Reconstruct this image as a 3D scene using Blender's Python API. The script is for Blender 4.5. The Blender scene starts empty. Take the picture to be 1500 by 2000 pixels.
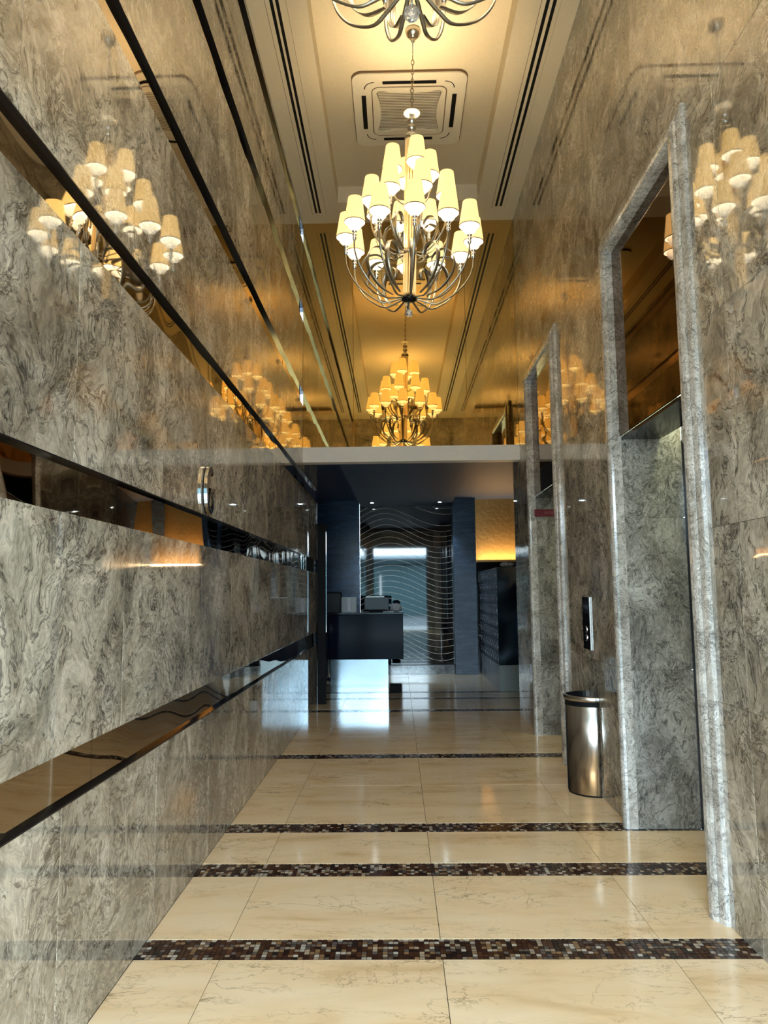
import bpy, bmesh, math, random
from mathutils import Matrix, Vector
random.seed(7)
S = bpy.context.scene
COL = S.collection
PI = math.pi

# ---------------------------------------------------------------- camera
CAMH = 1.4
FPX = 1460.0
M = Matrix(((0.99977679, 0.01231909, 0.0171643),
            (0.01838404, -0.10689978, -0.99409983),
            (-0.01041155, 0.99419348, -0.10710239)))
cam_data = bpy.data.cameras.new('camera')
cam = bpy.data.objects.new('camera', cam_data)
COL.objects.link(cam)
mw = M.to_4x4(); mw.translation = Vector((0, 0, CAMH))
cam.matrix_world = mw
cam_data.sensor_fit = 'HORIZONTAL'
cam_data.sensor_width = 36.0
cam_data.lens = 36.0 * FPX / 1500.0
cam_data.clip_start = 0.05
cam_data.clip_end = 200
S.camera = cam

# ---------------------------------------------------------------- sky, exposure
SKY = 19.0
w = bpy.data.worlds.new('sky'); S.world = w; w.use_nodes = True
bg = w.node_tree.nodes['Background']
bg.inputs[0].default_value = (0.66, 0.86, 1.0, 1)
bg.inputs[1].default_value = SKY
S.view_settings.view_transform = 'Standard'
S.view_settings.look = 'None'
S.view_settings.exposure = 0.9
S.view_settings.gamma = 1.0
S.view_settings.use_curve_mapping = False
LAMP_W = 10.0          # each chandelier bulb
COVE_W = 10.0

# portal that helps sample the sky through the entrance
pl = bpy.data.lights.new('entrance_portal', 'AREA'); pl.shape = 'RECTANGLE'
pl.size = 2.1; pl.size_y = 3.1; pl.cycles.is_portal = True
po = bpy.data.objects.new('entrance_portal', pl); COL.objects.link(po)
po.location = (0.1, -1.72, 1.55); po.rotation_euler = (PI/2, 0, 0)

# ---------------------------------------------------------------- materials
MAT = {}
def new_mat(name):
    m = bpy.data.materials.new(name); m.use_nodes = True
    nt = m.node_tree
    return m, nt, nt.nodes['Principled BSDF']

def plain(name, col, rough=0.5, metal=0.0, ior=1.5, emis=None, estr=0.0, trans=0.0, bump=0.0, bscale=40, spec=None):
    if name in MAT: return MAT[name]
    m, nt, b = new_mat(name)
    b.inputs['Roughness'].default_value = rough
    b.inputs['Metallic'].default_value = metal
    b.inputs['IOR'].default_value = ior
    b.inputs['Transmission Weight'].default_value = trans
    if spec is not None: b.inputs['Specular IOR Level'].default_value = spec
    if emis:
        b.inputs['Emission Color'].default_value = (*emis, 1); b.inputs['Emission Strength'].default_value = estr
    tc = nt.nodes.new('ShaderNodeTexCoord')
    n = nt.nodes.new('ShaderNodeTexNoise'); n.inputs['Scale'].default_value = bscale
    n.inputs['Detail'].default_value = 3
    nt.links.new(tc.outputs['Object'], n.inputs['Vector'])
    mx = nt.nodes.new('ShaderNodeMix'); mx.data_type = 'RGBA'
    mx.inputs[6].default_value = (*[c*0.93 for c in col], 1); mx.inputs[7].default_value = (*[min(1, c*1.05) for c in col], 1)
    nt.links.new(n.outputs['Fac'], mx.inputs[0]); nt.links.new(mx.outputs[2], b.inputs['Base Color'])
    if bump:
        bp = nt.nodes.new('ShaderNodeBump'); bp.inputs['Strength'].default_value = bump; bp.inputs['Distance'].default_value = 0.01
        nt.links.new(n.outputs['Fac'], bp.inputs['Height']); nt.links.new(bp.outputs[0], b.inputs['Normal'])
    MAT[name] = m
    return m

def ramp(nt, stops, interp='LINEAR'):
    r = nt.nodes.new('ShaderNodeValToRGB'); cr = r.color_ramp; cr.interpolation = interp
    while len(cr.elements) > len(stops): cr.elements.remove(cr.elements[-1])
    while len(cr.elements) < len(stops): cr.elements.new(0.5)
    for e, (p, c) in zip(cr.elements, stops):
        e.position = p; e.color = (*c, 1)
    return r

def marble_wall(name, light, mid, dark, vein, scale=1.0, rough=0.05, ior=1.8, stretch=(1, 1, 1), tilt=0.5, warm=(1, 1, 1)):
    """grey swirling stone: clouds of tone with a net of fine dark wandering veins"""
    m, nt, b = new_mat(name); N = nt.nodes.new; L = nt.links.new
    geo = N('ShaderNodeNewGeometry'); oi = N('ShaderNodeObjectInfo')
    vm = N('ShaderNodeVectorMath'); vm.operation = 'SCALE'
    comb = N('ShaderNodeCombineXYZ')
    mm = N('ShaderNodeMath'); mm.operation = 'MULTIPLY'; mm.inputs[1].default_value = 37.0
    L(oi.outputs['Random'], mm.inputs[0])
    for i in range(3): L(mm.outputs[0], comb.inputs[i])
    mp = N('ShaderNodeMapping'); mp.inputs['Rotation'].default_value = (tilt, 0, 0)
    mp.inputs['Scale'].default_value = tuple(scale*s for s in stretch)
    L(geo.outputs['Position'], mp.inputs['Vector'])
    add = N('ShaderNodeVectorMath'); add.operation = 'ADD'
    L(mp.outputs[0], add.inputs[0]); L(comb.outputs[0], add.inputs[1])
    # warp
    nw = N('ShaderNodeTexNoise'); nw.inputs['Scale'].default_value = 2.2; nw.inputs['Detail'].default_value = 4
    L(add.outputs[0], nw.inputs['Vector'])
    sc = N('ShaderNodeVectorMath'); sc.operation = 'SCALE'; sc.inputs['Scale'].default_value = 0.55
    L(nw.outputs['Color'], sc.inputs[0])
    add2 = N('ShaderNodeVectorMath'); add2.operation = 'ADD'
    L(add.outputs[0], add2.inputs[0]); L(sc.outputs[0], add2.inputs[1])
    n1 = N('ShaderNodeTexNoise'); n1.inputs['Scale'].default_value = 2.6; n1.inputs['Detail'].default_value = 8; n1.inputs['Roughness'].default_value = 0.66
    n1.inputs['Distortion'].default_value = 0.7
    L(add2.outputs[0], n1.inputs['Vector'])
    base = ramp(nt, [(0.30, dark), (0.46, mid), (0.62, light), (0.8, tuple(min(1, c*1.15) for c in light))])
    L(n1.outputs['Fac'], base.inputs[0])
    # veins
    def veins(s, width, dist):
        n = N('ShaderNodeTexNoise'); n.inputs['Scale'].default_value = s; n.inputs['Detail'].default_value = 7
        n.inputs['Roughness'].default_value = 0.62; n.inputs['Distortion'].default_value = dist
        L(add2.outputs[0], n.inputs['Vector'])
        a = N('ShaderNodeMath'); a.operation = 'SUBTRACT'; a.inputs[1].default_value = 0.5; L(n.outputs['Fac'], a.inputs[0])
        c = N('ShaderNodeMath'); c.operation = 'ABSOLUTE'; L(a.outputs[0], c.inputs[0])
        d = N('ShaderNodeMapRange'); d.inputs['From Max'].default_value = width; d.inputs['To Min'].default_value = 1; d.inputs['To Max'].default_value = 0
        L(c.outputs[0], d.inputs['Value'])
        return d.outputs[0]
    v1 = veins(4.0, 0.020, 1.2); v2 = veins(11.0, 0.035, 1.6); v3 = veins(24.0, 0.05, 1.0)
    nm = N('ShaderNodeTexNoise'); nm.inputs['Scale'].default_value = 3.0; nm.inputs['Detail'].default_value = 3
    L(add.outputs[0], nm.inputs['Vector'])
    mr = N('ShaderNodeMapRange'); mr.inputs['From Min'].default_value = 0.38; mr.inputs['From Max'].default_value = 0.62
    L(nm.outputs['Fac'], mr.inputs['Value'])
    cur = base.outputs[0]
    for v, amt, masked in ((v3, 0.45, True), (v2, 0.7, True), (v1, 0.8, False)):
        k = N('ShaderNodeMath'); k.operation = 'MULTIPLY'; k.inputs[1].default_value = amt; L(v, k.inputs[0])
        o = k.outputs[0]
        if masked:
            k2 = N('ShaderNodeMath'); k2.operation = 'MULTIPLY'; L(o, k2.inputs[0]); L(mr.outputs[0], k2.inputs[1]); o = k2.outputs[0]
        mx = N('ShaderNodeMix'); mx.data_type = 'RGBA'
        L(o, mx.inputs[0]); L(cur, mx.inputs[6]); mx.inputs[7].default_value = (*vein, 1)
        cur = mx.outputs[2]
    ng = N('ShaderNodeTexNoise'); ng.inputs['Scale'].default_value = 26; ng.inputs['Detail'].default_value = 6; ng.inputs['Roughness'].default_value = 0.7; ng.inputs['Distortion'].default_value = 1.2
    L(add2.outputs[0], ng.inputs['Vector'])
    gr = N('ShaderNodeMapRange'); gr.inputs['From Min'].default_value = 0.36; gr.inputs['From Max'].default_value = 0.62; gr.inputs['To Min'].default_value = 0.62; gr.inputs['To Max'].default_value = 1.12
    L(ng.outputs['Fac'], gr.inputs['Value'])
    mg = N('ShaderNodeVectorMath'); mg.operation = 'SCALE'; L(cur, mg.inputs[0]); L(gr.outputs[0], mg.inputs['Scale']); cur = mg.outputs[0]
    # per-slab tone
    tone = N('ShaderNodeMapRange'); tone.inputs['To Min'].default_value = 0.86; tone.inputs['To Max'].default_value = 1.1
    L(oi.outputs['Random'], tone.inputs['Value'])
    hs = N('ShaderNodeHueSaturation'); L(tone.outputs[0], hs.inputs['Value']); L(cur, hs.inputs['Color'])
    L(hs.outputs[0], b.inputs['Base Color'])
    b.inputs['Roughness'].default_value = rough; b.inputs['IOR'].default_value = ior
    MAT[name] = m
    return m

def marble_floor(name):
    m, nt, b = new_mat(name); N = nt.nodes.new; L = nt.links.new
    geo = N('ShaderNodeNewGeometry'); oi = N('ShaderNodeObjectInfo')
    comb = N('ShaderNodeCombineXYZ'); mm = N('ShaderNodeMath'); mm.operation = 'MULTIPLY'; mm.inputs[1].default_value = 23.0
    L(oi.outputs['Random'], mm.inputs[0])
    for i in range(3): L(mm.outputs[0], comb.inputs[i])
    mp = N('ShaderNodeMapping'); mp.inputs['Scale'].default_value = (0.55, 1.7, 1)
    L(geo.outputs['Position'], mp.inputs['Vector'])
    add = N('ShaderNodeVectorMath'); add.operation = 'ADD'; L(mp.outputs[0], add.inputs[0]); L(comb.outputs[0], add.inputs[1])
    n1 = N('ShaderNodeTexNoise'); n1.inputs['Scale'].default_value = 3.5; n1.inputs['Detail'].default_value = 7; n1.inputs['Distortion'].default_value = 0.5
    L(add.outputs[0], n1.inputs['Vector'])
    base = ramp(nt, [(0.25, (0.66, 0.46, 0.25)), (0.42, (0.82, 0.62, 0.38)), (0.7, (0.88, 0.71, 0.48))])
    L(n1.outputs['Fac'], base.inputs[0])
    cur = base.outputs[0]
    for s, wd, amt, c, st in ((2.2, 0.006, 0.8, (0.26, 0.17, 0.08), 1), (7, 0.016, 0.45, (0.34, 0.24, 0.13), 1), (1.2, 0.004, 0.6, (0.22, 0.15, 0.08), 2)):
        n = N('ShaderNodeTexNoise'); n.inputs['Scale'].default_value = s; n.inputs['Detail'].default_value = 8
        n.inputs['Roughness'].default_value = 0.6; n.inputs['Distortion'].default_value = 0.4
        if st == 2: L(geo.outputs['Position'], n.inputs['Vector'])
        else: L(add.outputs[0], n.inputs['Vector'])
        a = N('ShaderNodeMath'); a.operation = 'SUBTRACT'; a.inputs[1].default_value = 0.5; L(n.outputs['Fac'], a.inputs[0])
        ab = N('ShaderNodeMath'); ab.operation = 'ABSOLUTE'; L(a.outputs[0], ab.inputs[0])
        d = N('ShaderNodeMapRange'); d.inputs['From Max'].default_value = wd; d.inputs['To Min'].default_value = amt; d.inputs['To Max'].default_value = 0
        L(ab.outputs[0], d.inputs['Value'])
        nm = N('ShaderNodeTexNoise'); nm.inputs['Scale'].default_value = 2.5; L(add.outputs[0], nm.inputs['Vector'])
        mr = N('ShaderNodeMapRange'); mr.inputs['From Min'].default_value = 0.42; mr.inputs['From Max'].default_value = 0.6; L(nm.outputs['Fac'], mr.inputs['Value'])
        k = N('ShaderNodeMath'); k.operation = 'MULTIPLY'; L(d.outputs[0], k.inputs[0]); L(mr.outputs[0], k.inputs[1])
        mx = N('ShaderNodeMix'); mx.data_type = 'RGBA'; L(k.outputs[0], mx.inputs[0]); L(cur, mx.inputs[6]); mx.inputs[7].default_value = (*c, 1)
        cur = mx.outputs[2]
    L(cur, b.inputs['Base Color'])
    b.inputs['Roughness'].default_value = 0.10; b.inputs['IOR'].default_value = 1.62
    MAT[name] = m
    return m

def wavy_mirror(name, col, rough=0.02, strength=0.5, scale=2.2, stretch=(1, 1, 1)):
    m, nt, b = new_mat(name); N = nt.nodes.new; L = nt.links.new
    b.inputs['Base Color'].default_value = (*col, 1); b.inputs['Metallic'].default_value = 1; b.inputs['Roughness'].default_value = rough
    geo = N('ShaderNodeNewGeometry'); mp = N('ShaderNodeMapping'); mp.inputs['Scale'].default_value = stretch
    n = N('ShaderNodeTexNoise'); n.inputs['Scale'].default_value = scale; n.inputs['Detail'].default_value = 0.0
    L(geo.outputs['Position'], mp.inputs[0]); L(mp.outputs[0], n.inputs['Vector'])
    bp = N('ShaderNodeBump'); bp.inputs['Strength'].default_value = strength; bp.inputs['Distance'].default_value = 0.05
    L(n.outputs['Fac'], bp.inputs['Height']); L(bp.outputs[0], b.inputs['Normal'])
    MAT[name] = m
    return m

STONE = marble_wall('grey_swirl_marble', (0.72, 0.665, 0.57), (0.45, 0.405, 0.33), (0.17, 0.145, 0.11), (0.03, 0.025, 0.02), scale=0.95, rough=0.035, ior=2.3)
FRAME = marble_wall('pale_frame_marble', (0.76, 0.74, 0.70), (0.58, 0.55, 0.50), (0.34, 0.31, 0.27), (0.10, 0.085, 0.07), scale=2.2, rough=0.12, ior=1.5)
REVEAL = marble_wall('reveal_marble', (0.52, 0.51, 0.47), (0.30, 0.29, 0.26), (0.14, 0.135, 0.12), (0.03, 0.03, 0.028), scale=1.7, rough=0.08, ior=1.6, stretch=(1, 1, 0.6))
DARKSTONE = marble_wall('dark_stone_blue_cast', (0.03, 0.085, 0.20), (0.018, 0.05, 0.13), (0.008, 0.024, 0.07), (0.005, 0.012, 0.03), scale=1.4, rough=0.25, ior=1.5, stretch=(0.6, 1, 3))  # blue is the lobby's cool light put into the stone colour
COLSTONE = marble_wall('column_stone_blue_cast', (0.10, 0.17, 0.28), (0.055, 0.10, 0.18), (0.03, 0.055, 0.11), (0.012, 0.022, 0.045), scale=1.6, rough=0.3, ior=1.5, stretch=(0.6, 1, 3))  # cool lobby light tinted into the column stone
FLOORM = marble_floor('cream_marble_tile')
BANDMIR = wavy_mirror('bronze_black_mirror', (0.56, 0.46, 0.34), strength=0.34, scale=1.8)
CHROME = plain('polished_chrome', (0.75, 0.76, 0.78), 0.06, 1.0)
BLACK = plain('black_gloss', (0.008, 0.008, 0.010), 0.12, 0, 1.35)
BLACKM = plain('black_matt', (0.005, 0.005, 0.006), 0.6, spec=0.15)
CEIL = plain('ceiling_cream_paint', (0.74, 0.65, 0.48), 0.65)
WHITE = plain('white_fascia_paint', (0.92, 0.89, 0.85), 0.5)
GOLDMIR = plain('amber_tinted_mirror', (0.60, 0.41, 0.15), 0.015, 1.0)
SMOKEMIR = plain('smoked_bronze_mirror', (0.17, 0.10, 0.055), 0.02, 1.0)
STEEL = plain('brushed_steel', (0.55, 0.55, 0.56), 0.22, 1.0)
STEELP = plain('polished_steel', (0.50, 0.47, 0.44), 0.20, 1.0)
ARMM = plain('pewter_champagne_metal', (0.42, 0.40, 0.35), 0.28, 1.0)
GOLDW = plain('gold_lit_panel', (0.60, 0.36, 0.12), 0.38, 0.6, bump=0.5, bscale=18)  # base colour carries the alcove's golden light

# ---------------------------------------------------------------- mesh helpers
def obj(name, bm, mat, parent=None, smooth=False, kind=None, label=None, loc=None):
    me = bpy.data.meshes.new(name); bm.normal_update(); bm.to_mesh(me); bm.free()
    if mat:
        for mm_ in (mat if isinstance(mat, (list, tuple)) else [mat]): me.materials.append(mm_)
    if smooth:
        for p in me.polygons: p.use_smooth = True
    o = bpy.data.objects.new(name, me); COL.objects.link(o)
    if parent: o.parent = parent
    if kind: o['kind'] = kind
    if label: o['label'] = label
    if loc: o.location = loc
    return o
def empty(name, loc=(0, 0, 0), rot=(0, 0, 0), parent=None):
    e = bpy.data.objects.new(name, None); COL.objects.link(e); e.location = loc; e.rotation_euler = rot
    e.empty_display_size = 0.1
    if parent: e.parent = parent
    return e
def tag(o, label, cat, group=None):
    o['label'] = label; o['category'] = cat
    if group: o['group'] = group
    return o
def st(o, label=None):
    o['kind'] = 'structure'
    if label: o['label'] = label
    return o
def box(bm, x0, x1, y0, y1, z0, z1, mi=0):
    v = [bm.verts.new((x, y, z)) for x in (x0, x1) for y in (y0, y1) for z in (z0, z1)]
    for q in ((0, 1, 3, 2), (4, 6, 7, 5), (0, 4, 5, 1), (2, 3, 7, 6), (0, 2, 6, 4), (1, 5, 7, 3)):
        f = bm.faces.new([v[i] for i in q]); f.material_index = mi
    return v
def bbox(x0, x1, y0, y1, z0, z1, bev=0.0, seg=2):
    bm = bmesh.new(); box(bm, x0, x1, y0, y1, z0, z1)
    if bev:
        bmesh.ops.bevel(bm, geom=bm.edges[:], offset=bev, segments=seg, affect='EDGES', profile=0.5)
    return bm
def lathe(bm, prof, n=24, cx=0, cy=0, cz=0, pleat=0, close=False, a0=0, a1=2*PI, sx=1, sy=1):
    rings = []
    full = abs(a1-a0-2*PI) < 1e-6
    cnt = n if full else n+1
    for r, z in prof:
        ring = []
        for i in range(cnt):
            a = a0+(a1-a0)*i/n
            rr = r*(1+(pleat if i % 2 else -pleat))
            ring.append(bm.verts.new((cx+rr*math.cos(a)*sx, cy+rr*math.sin(a)*sy, cz+z)))
        rings.append(ring)
    for a, b in zip(rings, rings[1:]):
        for i in range(n):
            j = (i+1) % cnt
            try: bm.faces.new((a[i], a[j], b[j], b[i]))
            except ValueError: pass
    if close:
        for rg in (rings[0], rings[-1]):
            try: bm.faces.new(rg)
            except ValueError: pass
    return rings
def sweep(bm, pts, a, b, n=8, side=Vector((0, 1, 0)), taper=None):
    """pts: list of Vector; elliptical section, a along `side`, b along the in-plane normal"""
    rings = []
    for i, p in enumerate(pts):
        t = (pts[min(i+1, len(pts)-1)]-pts[max(i-1, 0)]).normalized()
        nrm = t.cross(side).normalized()
        k = taper(i/(len(pts)-1)) if taper else 1
        ring = []
        for j in range(n):
            an = 2*PI*j/n+PI/n
            ring.append(bm.verts.new(p+side*(a*k*math.cos(an))+nrm*(b*k*math.sin(an))))
        rings.append(ring)
    for r0, r1 in zip(rings, rings[1:]):
        for j in range(n):
            bm.faces.new((r0[j], r0[(j+1) % n], r1[(j+1) % n], r1[j]))
    bm.faces.new(rings[0]); bm.faces.new(rings[-1][::-1])
def crom(P, k=6):
    out = []
    P = [Vector(p) for p in P]
    Q = [2*P[0]-P[1]]+P+[2*P[-1]-P[-2]]
    for i in range(1, len(Q)-2):
        p0, p1, p2, p3 = Q[i-1:i+3]
        for s in range(k):
            t = s/k
            out.append(0.5*((2*p1)+(-p0+p2)*t+(2*p0-5*p1+4*p2-p3)*t*t+(-p0+3*p1-3*p2+p3)*t**3))
    out.append(P[-1]); return out
def torus_link(bm, cz, ang, rx, rz, r, n=10, m=5, cx=0):
    rings = []
    for i in range(n):
        a = 2*PI*i/n
        c = Vector((rx*math.cos(a)*math.cos(ang)+cx, rx*math.cos(a)*math.sin(ang), cz+rz*math.sin(a)))
        out = Vector((math.cos(a)*math.cos(ang), math.cos(a)*math.sin(ang), math.sin(a)))
        nr = Vector((-math.sin(ang), math.cos(ang), 0))
        rings.append([bm.verts.new(c+out*r*math.cos(2*PI*j/m)+nr*r*math.sin(2*PI*j/m)) for j in range(m)])
    for i in range(n):
        a, b = rings[i], rings[(i+1) % n]
        for j in range(m): bm.faces.new((a[j], a[(j+1) % m], b[(j+1) % m], b[j]))

# ---------------------------------------------------------------- dimensions
XL, XR = -1.04, 1.37
YE = -1.6           # entrance plane
YM = 8.2            # amber mirror wall above the beam
ZC = 5.64
BANDS = [(0.753, 0.915), (1.66, 1.827), (2.576, 2.742), (3.50, 3.665), (4.48, 4.635), (5.415, 5.58)]

# ---------------------------------------------------------------- floor
bm = bmesh.new(); box(bm, XL-0.9, XR+1.3, YE-0.2, 13.5, -0.12, -0.012)
floor = st(obj('floor', bm, BLACKM))
MOS = [(3.035, 3.205), (3.883, 4.059), (4.569, 4.735), (6.535, 6.71), (9.02, 9.20), (10.04, 10.20), (10.66, 10.82)]
XS = [-1.565, -0.705, 0.155, 1.037, 1.90]
ybreak = []
y = 3.035
rows = []
prev = YE
for a, b in MOS+[(13.45, 13.45)]:
    L_ = a-prev
    k = max(1, round(L_/0.9))
    for i in range(k): rows.append((prev+L_*i/k, prev+L_*(i+1)/k))
    prev = b
G = 0.0012
for (y0, y1) in rows:
    for i in range(4):
        x0, x1 = XS[i], XS[i+1]
        if y1 < 8.6: x0 = max(x0, XL); x1 = min(x1, 1.80)
        if x1-x0 < 0.03: continue
        obj('tile', bbox(x0+G, x1-G, y0+G, y1-G, -0.012, 0.0, 0.0008, 1), FLOORM, floor)
pal = [(0.055, 0.022, 0.012), (0.035, 0.014, 0.01), (0.02, 0.012, 0.01), (0.30, 0.24, 0.17), (0.42, 0.38, 0.32), (0.20, 0.12, 0.06), (0.10, 0.08, 0.07), (0.07, 0.028, 0.014)]
m, nt, b = new_mat('mosaic_tesserae')
at = nt.nodes.new('ShaderNodeAttribute'); at.attribute_name = 'tint'
nt.links.new(at.outputs['Color'], b.inputs['Base Color']); b.inputs['Roughness'].default_value = 0.14
MOSM = m
for (y0, y1) in MOS:
    bm = bmesh.new(); lay = bm.loops.layers.float_color.new('tint')
    box(bm, XL, 1.80, y0, y1, -0.012, -0.003)
    for f in bm.faces:
        for l in f.loops: l[lay] = (0.01, 0.008, 0.007, 1)
    x = XL; pitch = 0.0205; nr = 8; dy = (y1-y0)/nr
    x1max = 1.80
    while x < x1max-0.002:
        r = 0
        while r < nr:
            k = 1
            c = random.choices(pal, weights=[5, 3, 2, 3.6, 3.0, 3.2, 3, 4])[0]
            if c[0] < 0.08 and random.random() < 0.35 and r < nr-1: k = 2
            ya, yb = y0+r*dy+0.0012, y0+(r+k)*dy-0.0012
            v = [bm.verts.new((px, py, -0.0006+random.uniform(-0.0004, 0.0004))) for px, py in ((x+0.001, ya), (min(x+pitch-0.001, x1max), ya), (min(x+pitch-0.001, x1max), yb), (x+0.001, yb))]
            f = bm.faces.new(v)
            j = random.uniform(0.8, 1.2)
            for l in f.loops: l[lay] = (c[0]*j, c[1]*j, c[2]*j, 1)
            r += k
        x += pitch
    obj('mosaic_band', bm, MOSM, floor, kind='stuff')

# ---------------------------------------------------------------- left wall
YL_END = 9.7
bm = bmesh.new(); box(bm, XL-0.25, XL-0.06, YE-0.2, YL_END, 0, ZC+0.4)
wl = st(obj('wall_left', bm, BLACKM))
zr = [0]+[v for b_ in BANDS for v in b_]+[ZC]
for r in range(len(BANDS)+1):
    z0, z1 = zr[2*r], zr[2*r+1]
    off = 2.36 if r % 2 == 0 else 2.84
    ys = [YE-0.2]; yy = off-0.915*4
    while yy < YL_END:
        if yy > YE: ys.append(yy)
        yy += 0.915
    yend = YL_END if z0 < 2.8 else 8.35
    ys = [q for q in ys if q < yend-0.05]+[yend]
    for a, c in zip(ys, ys[1:]):
        obj('panel', bbox(XL-0.06, XL, a+0.0008, c-0.0008, z0, z1, 0.0012, 1), STONE, wl)
# recessed bronze black mirror strips with black returns above and below
for i, (z0, z1) in enumerate(BANDS):
    yend = YL_END if z0 < 2.8 else 8.2
    ys = [YE-0.1, -0.4, 2.44, 5.28, yend] if i % 2 else [YE-0.1, 0.8, 2.63, 5.4, yend]
    for a, c in zip(ys, ys[1:]):
        obj('mirror_strip', bbox(XL-0.040, XL-0.022, a+0.001, c-0.001, z0+0.001, z1-0.001), BANDMIR, wl)
    if z0 > 1.4: obj('strip_trim', bbox(XL-0.022, XL+0.0015, YE-0.1, yend, z1-0.004, z1+0.001), BLACK, wl)
    else: obj('strip_trim', bbox(XL-0.022, XL+0.0015, YE-0.1, yend, z0-0.001, z0+0.004), BLACK, wl)

# ---------------------------------------------------------------- right wall with two lift recesses
bm = bmesh.new()
OPEN = [(3.43, 4.60), (6.31, 7.50)]
segs = [(YE-0.2, 3.40), (4.63, 6.28), (7.53, 8.7)]
ZT = 3.56
for a, c in segs: box(bm, XR+0.04, XR+0.40, a, c, 0, ZC+0.4)
for a, c in OPEN: box(bm, XR+0.04, XR+0.40, a, c, ZT, ZC+0.4)
wr = st(obj('wall_right', bm, BLACKM))
ZRR = [0, 0.92, 1.665, 2.58, ZT, 4.47, 5.4, ZC]
ycut = [YE-0.2, -0.66, 0.26, 1.18, 2.10, 3.02, 3.43, 4.60, 5.46, 6.31, 7.50, 8.7]
ycut2 = [YE-0.2, -0.66, 0.26, 1.18, 2.10, 3.12, 4.03, 4.95, 5.86, 6.78, 7.70, 8.32]
for r in range(len(ZRR)-1):
    z0, z1 = ZRR[r], ZRR[r+1]
    cuts = ycut if z1 <= ZT+0.001 else ycut2
    for a, c in zip(cuts, cuts[1:]):
        if z1 <= ZT+0.001 and any(abs(a-o[0]) < 0.01 for o in OPEN): continue
        c2 = c
        if c > 8.5 and z0 > 2.9: c2 = 8.3
        obj('panel', bbox(XR, XR+0.04, a+0.0008, c2-0.0008, z0+0.0008, z1-0.0008, 0.001, 1), STONE, wr)

for n, (ya, yb) in enumerate(OPEN):
    t = st(empty('trim_%d' % (n+1), (XR, (ya+yb)/2, 0)))
    oy = (ya+yb)/2
    FW = 0.125; prot = 0.05; ztop = 3.67
    # architrave section, (distance outward from opening edge, protrusion)
    prof = [(0.0, -0.03), (0.0, 0.022), (0.004, 0.036), (0.014, 0.046), (0.03, 0.05), (0.056, 0.048), (0.074, 0.040),
            (0.082, 0.032), (0.083, 0.024), (0.089, 0.024), (0.090, 0.030), (0.118, 0.022), (0.125, 0.018), (0.125, -0.005)]
    def jamb(side):
        bm = bmesh.new(); base = ya if side < 0 else yb
        lo = []; hi = []
        for d, p in prof:
            zt = 3.545+d
            lo.append(bm.verts.new((-p, base+side*d-oy, 0))); hi.append(bm.verts.new((-p, base+side*d-oy, zt)))
        k = len(prof)
        for i in range(k):
            j = (i+1) % k
            bm.faces.new((lo[i], lo[j], hi[j], hi[i]))
        bm.faces.new(lo); bm.faces.new(hi[::-1])
        bmesh.ops.recalc_face_normals(bm, faces=bm.faces)
        return bm
    for s in (-1, 1): obj('jamb', jamb(s), FRAME, t)
    bm = bmesh.new(); A = []; B = []
    for d, p in prof:
        A.append(bm.verts.new((-p, ya-d-oy, 3.545+d))); B.append(bm.verts.new((-p, yb+d-oy, 3.545+d)))
    k = len(prof)
    for i in range(k): bm.faces.new((A[i], A[(i+1) % k], B[(i+1) % k], B[i]))
    bm.faces.new(A); bm.faces.new(B[::-1]); bmesh.ops.recalc_face_normals(bm, faces=bm.faces)
    obj('head', bm, FRAME, t)
    # smoked mirror transom, set back, above the doorway
    zl = 2.35
    obj('transom_mirror', bbox(0.02, 0.03, ya+0.001-oy, yb-0.001-oy, zl, 3.545), SMOKEMIR, t)
    obj('soffit', bbox(0.031, 0.27, ya+0.001-oy, yb-0.001-oy, zl-0.02, zl-0.001), BLACK, t)
    obj('soffit', bbox(0.27, 0.42, ya-oy, yb-oy, zl+0.25, zl+0.27), CEIL, t)
    # stone linings of the recess (far one faces the camera)
    for s, base in ((-1, ya), (1, yb)):
        y0_, y1_ = (base, base+0.03) if s > 0 else (base-0.03, base)
        zz = [0, 0.92, 1.84, zl+0.27]
        for z0, z1 in zip(zz, zz[1:]):
            obj('lining_slab', bbox(0.031, 0.40, y0_-oy, y1_-oy, z0+0.0006, z1-0.0006, 0.0008, 1), REVEAL, t)
        obj('upper_lining', bbox(0.031, 0.07, y0_-oy, y1_-oy, zl+0.27, 3.545), REVEAL, t)
    # lift door at the back of the recess
    d = st(empty('door_%d' % (n+1), (XR+0.40, oy, 0)))
    for s in (-1, 1):
        y0_, y1_ = (ya-oy+0.012, -0.002) if s < 0 else (0.002, yb-oy-0.012)
        obj('door_leaf', bbox(0.01, 0.04, y0_, y1_, 0.005, zl-0.05, 0.002, 1), STEEL, d)
    obj('door_frame', bbox(-0.002, 0.03, ya-oy, ya-oy+0.012, 0, zl-0.03), BLACK, d)
    obj('door_frame', bbox(-0.002, 0.03, yb-oy-0.012, yb-oy, 0, zl-0.03), BLACK, d)
    obj('door_header', bbox(0.0, 0.04, ya-oy, yb-oy, zl-0.05, zl+0.25), STEEL, d)
    # concealed strip lamp over the lift door
    lo_ = obj('strip_lamp', bbox(0.30, 0.37, ya-oy+0.08, yb-oy-0.08, zl+0.225, zl+0.248), plain('lift_lamp_diffuser', (0.9, 0.9, 0.8), 0.5, emis=(0.92, 1.0, 0.62), estr=12.0 if n == 0 else 2.0), t)

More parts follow.
